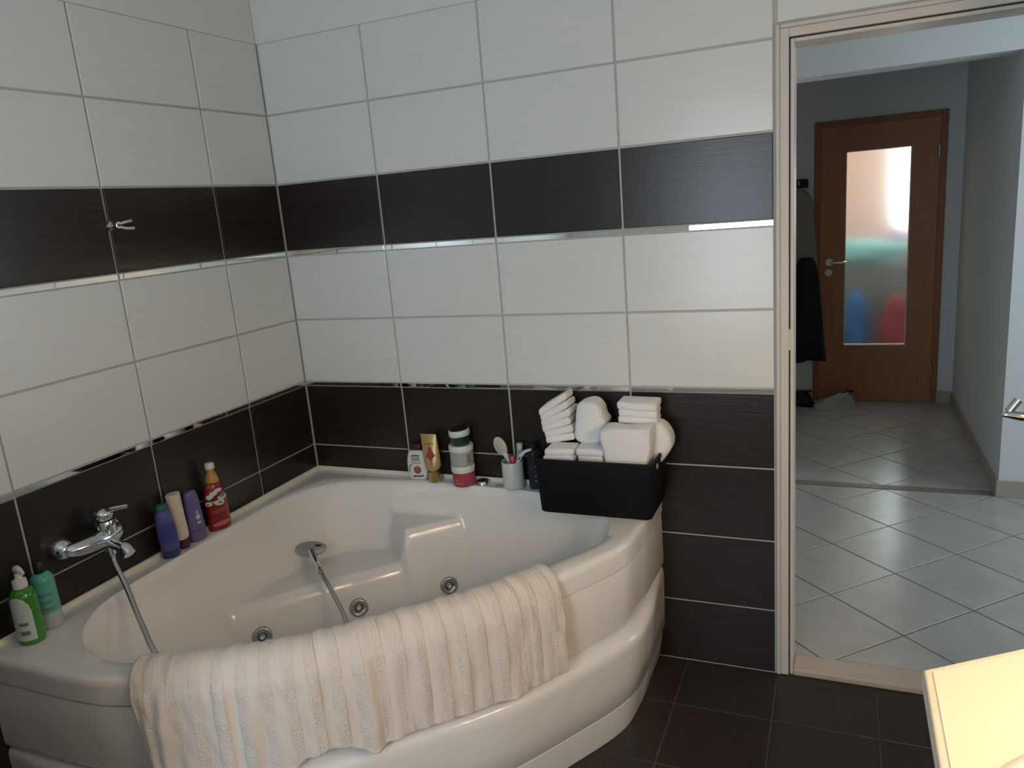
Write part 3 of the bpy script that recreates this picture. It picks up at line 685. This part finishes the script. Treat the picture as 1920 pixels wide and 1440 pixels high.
# ------------------------------------------------------------------ things on the back rim
def flat_print(name, outline, y, mname, parent, th=.0006):
    return obj(name, prism(outline, y-th, y), M[mname], parent)
def ell(cx, cz, a, b_, n=24, a0=0, a1=2*PI): return [(cx+a*math.cos(a0+(a1-a0)*k/n), cz+b_*math.sin(a0+(a1-a0)*k/n)) for k in range(n+(0 if abs(a1-a0-2*PI) < 1e-6 else 1))]
def text_obj(name, body, size, loc, rotz, mname, parent):
    cu = bpy.data.curves.new(name, 'FONT'); cu.body = body; cu.size = size; cu.align_x = 'CENTER'; cu.extrude = .0002
    to = bpy.data.objects.new('tmp_text', cu); COL.objects.link(to)
    dg = bpy.context.evaluated_depsgraph_get(); dg.update()
    me = bpy.data.meshes.new_from_object(to.evaluated_get(dg)); bpy.data.objects.remove(to, do_unlink=True)
    me.materials.clear(); me.materials.append(M[mname])
    return obj(name, me, None, parent, loc, (PI/2, 0, rotz))
plain('ivory_plastic', (.68, .68, .61), .3); plain('coco_brown', (.26, .10, .075), .45); plain('print_brown', (.075, .05, .045), .45); plain('print_green', (.07, .11, .07), .45); plain('maroon_cap', (.07, .012, .012), .35)
b = thing('lotion_bottle', 'ivory lotion bottle with brown coconut print and dark red cap', 'bottle', (.502, -.033, Z), math.radians(6))
ol = crom([(-.026, 0), (0, -.0), (.026, 0), (.036, .012), (.041, .04), (.040, .075), (.034, .104), (.026, .116), (0, .118), (-.026, .116), (-.034, .104), (-.040, .075), (-.041, .04), (-.036, .012)], 5, True)
obj('bottle_body', prism([(x, max(0, z_)) for x, z_ in ol], -.017, .017, bev=.009, seg=4), M['ivory_plastic'], b, auto=60)
obj('bottle_cap', bx(-.026, .022, -.013, .013, .1165, .142, bev=.005), M['maroon_cap'], b, auto=50)
fy_ = -.0172
flat_print('print_band', [(-.020, .098), (-.010, .101), (.004, .102), (.016, .100), (.016, .0965), (-.020, .0955)], fy_, 'print_green', b)
flat_print('print_band', [(-.020, .0935), (.016, .0935), (.016, .091), (-.020, .091)], fy_, 'print_green', b)
for k in range(6): flat_print('print_mark', [(-.018+k*.0055, .0805), (-.0145+k*.0055, .0805), (-.0145+k*.0055, .0875), (-.018+k*.0055, .0875)], fy_, 'print_brown', b)
text_obj('lettering', 'DOLCE', .0105, (-.001, fy_, .0715), 0, 'print_brown', b)
flat_print('print_band', [(-.020, .0685), (.020, .0685), (.020, .067), (-.020, .067)], fy_, 'print_brown', b)
ring_o = ell(-.020, .045, .0125, .018, 20, PI*.45, PI*1.25); ring_i = ell(-.0195, .0445, .0100, .0150, 20, PI*1.25, PI*.45)
flat_print('print_swirl', ring_o+ring_i, fy_, 'print_brown', b)
flat_print('print_fruit', ell(.002, .042, .0150, .0165), fy_, 'coco_brown', b)
flat_print('print_fruit', ell(.001, .0565, .0055, .0050), fy_-.0007, 'white_plastic', b)
flat_print('print_fruit', ell(.001, .0565, .0028, .0026), fy_-.0014, 'print_brown', b)
flat_print('print_band', [(-.022, .018), (.02, .020), (.026, .022), (.024, .015), (-.016, .012)], fy_, 'print_brown', b)
plain('gold_tube', (.50, .34, .15), .3, metal=.35); plain('gold_metal', (.60, .47, .20), .16, metal=.9); plain('tube_red', (.30, .03, .028), .4)
b = thing('cream_tube', 'gold tube with a red leaf print standing on its gold cap', 'tube', (.580, -.050, Z), rot=(math.radians(-2), math.radians(-4), math.radians(10)))
bm = BM(); g = []
lev = [(.042, .014, .015), (.052, .026, .017), (.062, .0315, .0165), (.085, .0325, .0145), (.12, .0320, .010), (.16, .031, .0045), (.186, .031, .0012)]
for z_, a, d in lev: g.append([bm.verts.new((a*math.cos(2*PI*k/32), d*math.sin(2*PI*k/32)*(1 if z_ < .1 else 1), z_+(.004*math.cos(2*PI*k/32)*-1 if z_ > .18 else 0))) for k in range(32)])
for A, B in zip(g, g[1:]):
    for k in range(32): bm.faces.new((A[k], A[(k+1) % 32], B[(k+1) % 32], B[k]))
bm.faces.new(g[-1]); bm.faces.new(g[0][::-1])
obj('tube_body', bm, M['gold_tube'], b, auto=50)
part('tube_cap', [(0, 0), (.0235, 0), (.0245, .003), (.0235, .041), (0, .0415)], 'gold_metal', b, sx=1.0, sy=.8)
leafp = [(0, .140), (.006, .133), (.007, .122), (.013, .117), (.012, .110), (.020, .105), (.013, .099), (.006, .093), (.0015, .086), (.0012, .066), (-.0012, .066), (-.0015, .086), (-.006, .093), (-.013, .099), (-.020, .105), (-.012, .110), (-.013, .117), (-.007, .122), (-.006, .133)]
bm = BM(); vs = []
def tubey(z_): return -np.interp(z_, [l[0] for l in lev], [l[2] for l in lev])-.0012
vv = [bm.verts.new((x, float(tubey(z_)), z_)) for x, z_ in leafp]; bm.faces.new(vv)
bmesh.ops.triangulate(bm, faces=bm.faces[:])
obj('leaf_print', bm, M['tube_red'], b)
obj('print_band', prism([(-.020, .1525), (.018, .1500), (.018, .1475), (-.020, .150)], float(tubey(.15))-.0004, float(tubey(.15))), M['print_brown'], b)

plain('pink_jar', (.36, .055, .075), .35); plain('white_lid', (.66, .67, .62), .35); plain('clear_jar', (.40, .385, .35), .2, coat=.3); plain('green_jar', (.015, .045, .035), .12, coat=.5)
jx, jy = .704, -.0545
b = thing('cosmetic_jar', 'pink jar with white lid, lowest of the stack of jars', 'jar', (jx, jy, Z), math.radians(-60), group='stacked jars on the back rim')
p1 = [(0, 0), (.036, 0)]+smooth_prof([(.039, .002), (.0415, .008), (.0415, .050), (.041, .054)])+[(0, .0545)]
part('jar_body', p1, 'pink_jar', b); part('jar_lid', [(0, .0547), (.0430, .0547), (.0440, .058), (.0440, .077), (.042, .080), (0, .0802)], 'white_lid', b)
obj('lettering', patch(lambda z_: .0415, .014, .032, -.95, -.2, n=24, m=12, shape=lambda u, v: abs(v-.2) < .08 or (abs(v-.85) < .08 and u < .6)), plain('pale_pink_print', (.60, .28, .27), .4), b)
b = thing('cosmetic_jar', 'clear jar with white lid and printed label, middle of the stack', 'jar', (jx-.001, jy+.0015, Z+.0805), math.radians(-60), group='stacked jars on the back rim')
p1 = [(0, 0), (.040, 0)]+smooth_prof([(.0425, .002), (.0435, .008), (.0435, .048), (.042, .053)])+[(0, .0535)]
part('jar_body', p1, 'clear_jar', b); part('jar_lid', [(0, .0537), (.0445, .0537), (.0455, .057), (.0455, .072), (.043, .0755), (0, .0757)], 'white_lid', b)
obj('label_print', patch(lambda z_: .0435, .012, .046, .35, .75, n=10, m=20, shape=lambda u, v: int(v*10) % 2 == 0), M['print_brown'], b)
obj('label', patch(lambda z_: .0435, .012, .046, -.9, .2, n=16, m=10, off=.0005), plain('grey_label', (.36, .35, .31), .5), b, smooth=True)
b = thing('cosmetic_jar', 'dark green jar with a tilted black-topped white lid, top of the stack', 'jar', (jx-.002, jy+.002, Z+.1566), math.radians(-60), group='stacked jars on the back rim')
part('jar_body', [(0, 0), (.032, 0), (.035, .004), (.036, .012), (.036, .030), (0, .0305)], 'green_jar', b)
part('jar_lid', [(0, .0), (.0375, .0), (.039, .003), (.039, .020), (.037, .023), (.034, .0232), (.0, .0205)], 'white_lid', b, c=(0, 0, .0335), rot=Matrix.Rotation(math.radians(4), 3, 'X'))
part('lid_inlay', [(0, .0225), (.034, .0238), (.0355, .0225)], 'dark_cap', b, c=(0, 0, .0340), rot=Matrix.Rotation(math.radians(4), 3, 'X'))

plain('cup_white', (.66, .64, .60), .3)
cu = thing('toothbrush_cup', 'white cylindrical cup holding brushes on the back rim', 'cup', (.902, -.0505, Z))
obj('cup_wall', lt([(0, 0), (.035, 0), (.038, .003), (.039, .012), (.039, .100), (.038, .102), (.036, .1005), (.0355, .006), (0, .005)]), M['cup_white'], cu, auto=50)
plain('sage_plastic', (.46, .49, .36), .4); plain('pale_plastic', (.66, .67, .60), .3); plain('red_clear', (.40, .07, .07), .2); plain('grey_plastic', (.42, .42, .42), .35)
b = thing('hair_brush', 'pale brush with sage green back leaning left in the cup', 'brush', (.902, -.047, Z+.010))
obj('brush_handle', tb(crom([(.004, 0, .0), (-.006, 0, .06), (-.020, 0, .100), (-.028, 0, .118)], 5), [.006]*6+[.0065]*5+[.009]*5, n=14), M['pale_plastic'], b, smooth=True)
RB = Matrix.Rotation(math.radians(-24), 3, 'Y')
obj('brush_head', lathe(BM(), [(0, -.006), (.9, -.005), (1, 0), (.93, .005), (0, .0055)], sx=.0235, sy=.037, c=(-.042, 0, .142), rot=RB @ Matrix.Rotation(PI/2, 3, 'X')), M['pale_plastic'], b, auto=50)
obj('brush_pad', lathe(BM(), [(0, .0068), (.8, .0066), (.9, .0045)], sx=.0235, sy=.037, c=(-.042, 0, .142), rot=RB @ Matrix.Rotation(PI/2, 3, 'X')), M['sage_plastic'], b, auto=50)
b = tag(obj('small_bottle', lt([(0, 0), (.010, 0), (.0125, .01), (.0125, .105), (.009, .113), (0, .115)], n=24), M['red_clear'], loc=(.906, -.052, Z+.009), auto=50), 'small red transparent bottle standing in the white cup', 'bottle')
b = thing('grey_tube', 'slim grey tube standing at the back of the white cup', 'tube', (.914, -.029, Z+.009), rot=(0, math.radians(5), 0))
part('tube_body', [(0, 0), (.0105, 0), (.0105, .12), (0, .1205)], 'grey_plastic', b, n=20); part('tube_cap', [(0, .121), (.0095, .121), (.0115, .124), (.0115, .150), (.0095, .153), (0, .1535)], 'grey_plastic', b, n=20)
b = thing('razor', 'white curved plastic handle leaning right out of the cup', 'razor', (.912, -.060, Z+.012))
P = crom([(-.010, .01, 0), (.008, .002, .06), (.022, 0, .100), (.045, -.002, .128), (.074, -.004, .140)], 6)
obj('razor_handle', tb(P, [.004+.0035*math.sin(PI*min(1, k/24)) for k in range(len(P))], n=12), M['white_plastic'], b, smooth=True)
obj('razor_grip', tb([(.0205, -.0062, .098), (.0305, -.0072, .112)], .0022, n=8), M['dark_print'], b)
plain('navy_plastic', (.012, .018, .026), .25); 
b = thing('lotion_bottle', 'dark navy bottle with pale lettering squeezed between cup and basket', 'bottle', (.982, -.038, Z), math.radians(-60))
part('bottle_body', [(0, 0), (.021, 0)]+smooth_prof([(.0225, .003), (.0235, .02), (.0235, .12), (.021, .138), (.012, .146)])+[(0, .1465)], 'navy_plastic', b)
part('bottle_cap', [(0, .147), (.0125, .147), (.0125, .166), (0, .1665)], 'navy_plastic', b)
obj('lettering', patch(lambda z_: .0235, .03, .118, -.25, .45, n=20, m=44, shape=lambda u, v: (int(v*44) % 9 < 2) and (.15 < u+.12*math.sin(v*40) < .85)), plain('pale_blue_print', (.20, .24, .28), .5), b)

# ------------------------------------------------------------------ basket with rolled towels
bk = thing('storage_basket', 'black plastic storage basket on the bathtub rim', 'basket', (1.262, -.139, Z+.001))
def basket(wb, db, wt, dt, hh, t):
    bm = BM()
    def ring(a, d, z_, r=.012, n=5):
        o = []
        for sx, sy, st in ((1, -1, -PI/2), (1, 1, 0), (-1, 1, PI/2), (-1, -1, PI)):
            for k in range(n): q = st+PI/2*k/(n-1); o.append(bm.verts.new((sx*(a-r)+r*math.cos(q), sy*(d-r)+r*math.sin(q), z_)))
        return o
    rs = [ring(wb*.97, db*.97, 0), ring(wb, db, .004), ring(wt, dt, hh-.014), ring(wt+.004, dt+.004, hh-.012), ring(wt+.004, dt+.004, hh), ring(wt-t, dt-t, hh), ring(wb-t, db-t, .004)]
    for A, B in zip(rs, rs[1:]):
        for k in range(len(A)): bm.faces.new((A[k], A[(k+1) % len(A)], B[(k+1) % len(A)], B[k]))
    bm.faces.new(rs[0][::-1]); bm.faces.new(rs[-1]); bmesh.ops.recalc_face_normals(bm, faces=bm.faces[:]); return bm
obj('basket_body', basket(.184, .106, .194, .112, .186, .004), M['black'], bk, auto=40)
obj('handle_rivet', lathe(BM(), [(0, .004), (.008, .003), (.010, 0)], c=(.197, -.06, .165), rot=RX), plain('grey_rivet', (.30, .29, .28), .4), bk, auto=50)
def jig(bm, amp, fr, seed):
    r = random.Random(seed); p = [r.uniform(0, 6) for _ in range(6)]
    for v in bm.verts:
        c = v.co.copy()
        v.co += Vector((amp*math.sin(fr*c.z+p[0]+fr*.6*c.y), amp*math.sin(fr*c.x*.9+p[1]), amp*math.sin(fr*c.x+p[2]+fr*.7*c.y)))
    return bm
def folded(wd, dp, hh, layers, fan=0.0, seed=1):
    """stack of soft rounded folds"""
    r = random.Random(seed); bm = BM(); t = hh/layers
    for k in range(layers):
        dx = r.uniform(-.003, .003); e = r.uniform(-.002, .003)
        b2 = BM(); box(b2, -wd/2-e, wd/2+e, -dp/2-e, dp/2+e, 0, t*1.06, bev=t*.34, seg=3)
        for v in b2.verts:
            v.co.z += k*t+fan*(v.co.x)*k/layers; v.co.x += dx
        me = bpy.data.meshes.new('t'); b2.to_mesh(me); b2.free(); bm.from_mesh(me); bpy.data.meshes.remove(me)
    return jig(bm, .0022, 45, seed)
TG = 'white towels in the black basket'
BZ = Z+.001
def towel(bm, label, loc, rot=(0, 0, 0)):
    return tag(obj('face_towel', bm, M['towel_w'], loc=loc, rot=rot, auto=60), label, 'towel', TG)
towel(folded(.098, .085, .200, 9, seed=2), 'square folded white towel at the front left of the basket', (1.137, -.168, BZ+.006))
towel(folded(.090, .085, .204, 9, seed=3), 'square folded white towel in the basket, below the upper rounded roll', (1.2425, -.163, BZ+.006))
towel(folded(.105, .085, .142, 6, fan=.50, seed=4), 'fan-folded white towel standing highest at the basket left end', (1.122, -.095, BZ+.208), (0, math.radians(-9), 0))
ol = crom([(-.045, 0), (.03, 0), (.048, .045), (.056, .068), (.046, .088), (.042, .115), (.020, .138), (-.012, .140), (-.040, .120), (-.047, .06)], 5, True)
towel(jig(prism(ol.tolist(), -.045, .045, bev=.016, seg=4), .002, 50, 5), 'rounded white towel roll leaning right of the fan-folded towel', (1.225, -.098, BZ+.210))
ol = crom([(-.058, 0), (.055, 0), (.068, .06), (.080, .13), (.082, .160), (.070, .168), (.0, .166), (-.066, .162), (-.080, .145), (-.078, .11), (-.066, .05)], 5, True)
towel(jig(prism(ol.tolist(), -.042, .042, bev=.012, seg=4), .0030, 42, 6), 'big loosely folded white towel at the front right of the basket', (1.363, -.180, BZ+.120))
towel(folded(.128, .085, .070, 3, seed=7), 'flat folded white towel on top at the right end', (1.385, -.095, BZ+.278), (0, math.radians(2), 0))
ol = crom([(-.05, 0), (.015, .01), (.055, .05), (.072, .085), (.062, .125), (.030, .155), (-.03, .150), (-.055, .08)], 5, True)
towel(jig(prism(ol.tolist(), -.042, .042, bev=.018, seg=4), .002, 40, 8), 'rounded white towel bulging at the right edge of the basket', (1.420, -.092, BZ+.124))

# ------------------------------------------------------------------ hall: coats and shoes
def garment(name, label, cat, m, loc, wt, wb, dpt, hh, seed, top=.3):
    r = random.Random(seed); bm = BM(); g = []; n = 48; ph = [r.uniform(0, 6) for _ in range(4)]
    for j in range(25):
        v = j/24; z_ = -hh*v
        wdt = (wt*top+(wt-wt*top)*min(1, v/.14)**.6) if v < .14 else wt+(wb-wt)*(v-.14)/.86
        g.append([bm.verts.new((wdt/2*math.cos(q)*(1+.05*math.sin(5*q+ph[0]+v)), dpt/2*math.sin(q)*(1+.22*math.sin(6*q+ph[1]+2*v)*v), z_+.012*math.sin(3*q+ph[2])*v)) for q in [2*PI*k/n for k in range(n)]])
    for A, B in zip(g, g[1:]):
        for k in range(n): bm.faces.new((A[k], A[(k+1) % n], B[(k+1) % n], B[k]))
    bm.faces.new(g[0]); bm.faces.new(g[-1]); bmesh.ops.recalc_face_normals(bm, faces=bm.faces[:])
    return tag(obj(name, bm, m, loc=loc, smooth=True), label, cat)
plain('dark_cloth', (.008, .008, .009), .9); plain('grey_cloth', (.27, .24, .22), .9); plain('charcoal_cloth', (.022, .022, .024), .9)
rail = thing('coat_rack', 'coat rail on the end wall behind the hanging coats', 'coat rack', (1.60, 3.50, 1.60))
obj('rail_board', bx(-.16, .16, 0, .028, -.03, .03, bev=.004), M['charcoal_cloth'], rail)
for k in (-.1, .0, .1): obj('rail_hook', tb(crom([(k, .0, 0), (k, -.05, -.01), (k, -.06, .02)], 5), .006), M['steel'], rail)
garment('coat', 'grey beige coat hanging left of the wooden door', 'coat', M['grey_cloth'], (1.715, 3.440, 1.56), .16, .24, .10, .66, 2)
garment('jacket', 'long black coat hanging below the grey one left of the wooden door', 'coat', M['dark_cloth'], (1.762, 3.285, 1.10), .16, .28, .13, .72, 5, .5)
def shoe(label, loc, rz, mu, ms):
    t = thing('shoe', label, 'shoe', loc, rz, 'shoes by the wooden door')
    ol = crom([(-.135, -.030), (-.10, -.040), (0, -.036), (.08, -.046), (.13, -.035), (.145, 0), (.13, .035), (.08, .048), (0, .036), (-.10, .040), (-.135, .030), (-.145, 0)], 4, True)
    bm = BM(); A = [bm.verts.new((x, y, 0)) for x, y in ol]; B = [bm.verts.new((x*1.01, y*1.02, .026)) for x, y in ol]
    for k in range(len(A)): bm.faces.new((A[k], A[(k+1) % len(A)], B[(k+1) % len(A)], B[k]))
    bm.faces.new(A[::-1]); bm.faces.new(B); obj('sole', bm, ms, t, auto=50)
    bm = BM(); g = []
    hs_ = lambda x: float(np.interp(x, [-.14, -.12, -.03, .03, .10, .14], [.075, .088, .080, .062, .040, .022]))
    for f in (1.0, .97, .88, .70, .45):
        g.append([bm.verts.new((x*(.97 if f == 1 else .5+.47*f if abs(x) > .1 else .97), y*f, .026+hs_(x)*(1-f**2.4)/(1-.45**2.4))) for x, y in ol])
    for P_, Q in zip(g, g[1:]):
        for k in range(len(ol)): bm.faces.new((P_[k], P_[(k+1) % len(ol)], Q[(k+1) % len(ol)], Q[k]))
    bm.faces.new(g[-1]); obj('upper', bm, mu, t, smooth=True)
    obj('shoe_opening', lathe(BM(), [(0, .001), (1, 0), (1.05, -.006)], n=24, sx=.042, sy=.017, c=(-.085, 0, .112), rot=Matrix.Rotation(math.radians(6), 3, 'Y')), M['dark_cloth'], t)
shoe('white sneaker lying in front of the wooden door', (1.955, 3.32, HZ+.0005), math.radians(200), plain('white_shoe', (.46, .43, .40), .6), plain('white_sole', (.55, .52, .49), .6))
shoe('dark shoe under the hanging coats left of the sneaker', (1.675, 3.36, HZ+.0005), math.radians(170), M['charcoal_cloth'], M['dark_cloth'])

# ------------------------------------------------------------------ vanity in the lower right corner, with lamp above
va = thing('vanity_unit', 'cream vanity countertop at the lower right edge of the view', 'vanity', (2.099, -1.239, 0))
top = [(0, 0), (.519, .356), (.519, -1.16), (0, -1.16)]
bm = BM(); A = [bm.verts.new((x, y, .842)) for x, y in top]; B = [bm.verts.new((x, y, .87)) for x, y in top]
for k in range(4): bm.faces.new((A[k], A[(k+1) % 4], B[(k+1) % 4], B[k]))
bm.faces.new(A); bm.faces.new(B); bmesh.ops.recalc_face_normals(bm, faces=bm.faces[:])
bmesh.ops.bevel(bm, geom=[e for e in bm.edges if e.verts[0] in B and e.verts[1] in B], offset=.006, segments=3, profile=.5, affect='EDGES')
obj('countertop', bm, M['cream'], va, auto=50)
ins = [(.011, -.006), (.519, .341), (.519, -1.15), (.011, -1.15)]
bm = BM(); A = [bm.verts.new((x, y, .869)) for x, y in ins]; B = [bm.verts.new((x+(.003 if x < .1 else 0), y, .8720)) for x, y in ins]
for k in range(4): bm.faces.new((A[k], A[(k+1) % 4], B[(k+1) % 4], B[k]))
bm.faces.new(B); bmesh.ops.recalc_face_normals(bm, faces=bm.faces[:])
obj('countertop_panel', bm, M['cream'], va)
cb = [(.075, -.05), (.515, .25), (.515, -1.14), (.075, -1.14)]
bm = BM(); A = [bm.verts.new((x, y, .0)) for x, y in cb]; B = [bm.verts.new((x, y, .8415)) for x, y in cb]
for k in range(4): bm.faces.new((A[k], A[(k+1) % 4], B[(k+1) % 4], B[k]))
bm.faces.new(A); bm.faces.new(B); bmesh.ops.recalc_face_normals(bm, faces=bm.faces[:])
obj('cabinet_body', bm, M['cab'], va)
wb_ = thing('washbasin', 'round white washbasin at the lower right corner of the view', 'washbasin', (2.395, -1.622, .8725))
obj('basin_bowl', lt([(0, .0012), (.22, .002), (.245, .006), (.258, .013), (.268, .015), (.278, .013), (.284, .007), (.285, .0), (0, 0)], n=64), M['ceramic'], wb_, auto=50)
ml = thing('mirror_lamp', 'warm three-bulb lamp on the wall above the vanity', 'lamp', (2.62, -1.50, 1.60))
obj('lamp_bar', bx(-.05, 0, -.32, .32, -.03, .03, bev=.006), M['chrome'], ml)
obj('added_lamp_baffle', box(box(BM(), -.20, 0, -.36, .36, .075, .09), -.21, -.20, -.36, .36, -.136, .09), M['leaf'], ml)  # unseen baffle, added to cut the warm light off the upper walls
for k in (-.24, 0, .24):
    obj('bulb', lt([(0, -.04), (.022, -.034), (.036, -.012), (.040, .008), (.034, .028), (.016, .044), (.012, .06), (0, .062)], n=24, c=(-.11, k, -.02)), M['lamp'], ml, smooth=True)
    obj('bulb_socket', tb([(-.11, k, .043), (-.10, k, .055), (-.05, k, .02)], .013), M['chrome'], ml)
    l = bpy.data.lights.new('bulb_light', 'POINT'); l.energy = 6.2; l.color = (1.0, .64, .34); l.shadow_soft_size = .045
    lo = bpy.data.objects.new('bulb_light', l); COL.objects.link(lo); lo.parent = ml; lo.location = (-.11, k, -.115)

# unseen cabinet, added to shade the left part of the bathtub front
tc_ = thing('shade_cabinet', 'unseen grey cabinet added past the left end of the bathtub to shade its front panel', 'cabinet', (.0, -2.55, 0))
obj('cabinet_body', bx(.002, .74, 0, .68, 0.002, 1.25, bev=.003), plain('grey_cabinet_paint', (.76, .77, .77), .5), tc_)
for k in (0, 1):
    dr = obj('cabinet_door', bx(.742, .760, .004+.34*k, .336+.34*k,   .08, 1.24, bev=.002), M['grey_cabinet_paint'], tc_)
    obj('door_knob', lathe(BM(), [(0, .02), (.012, .018), (.014, .010), (.006, 0)], c=(.760, .31+.06*k, .8), rot=RX), M['chrome'], dr, auto=50)
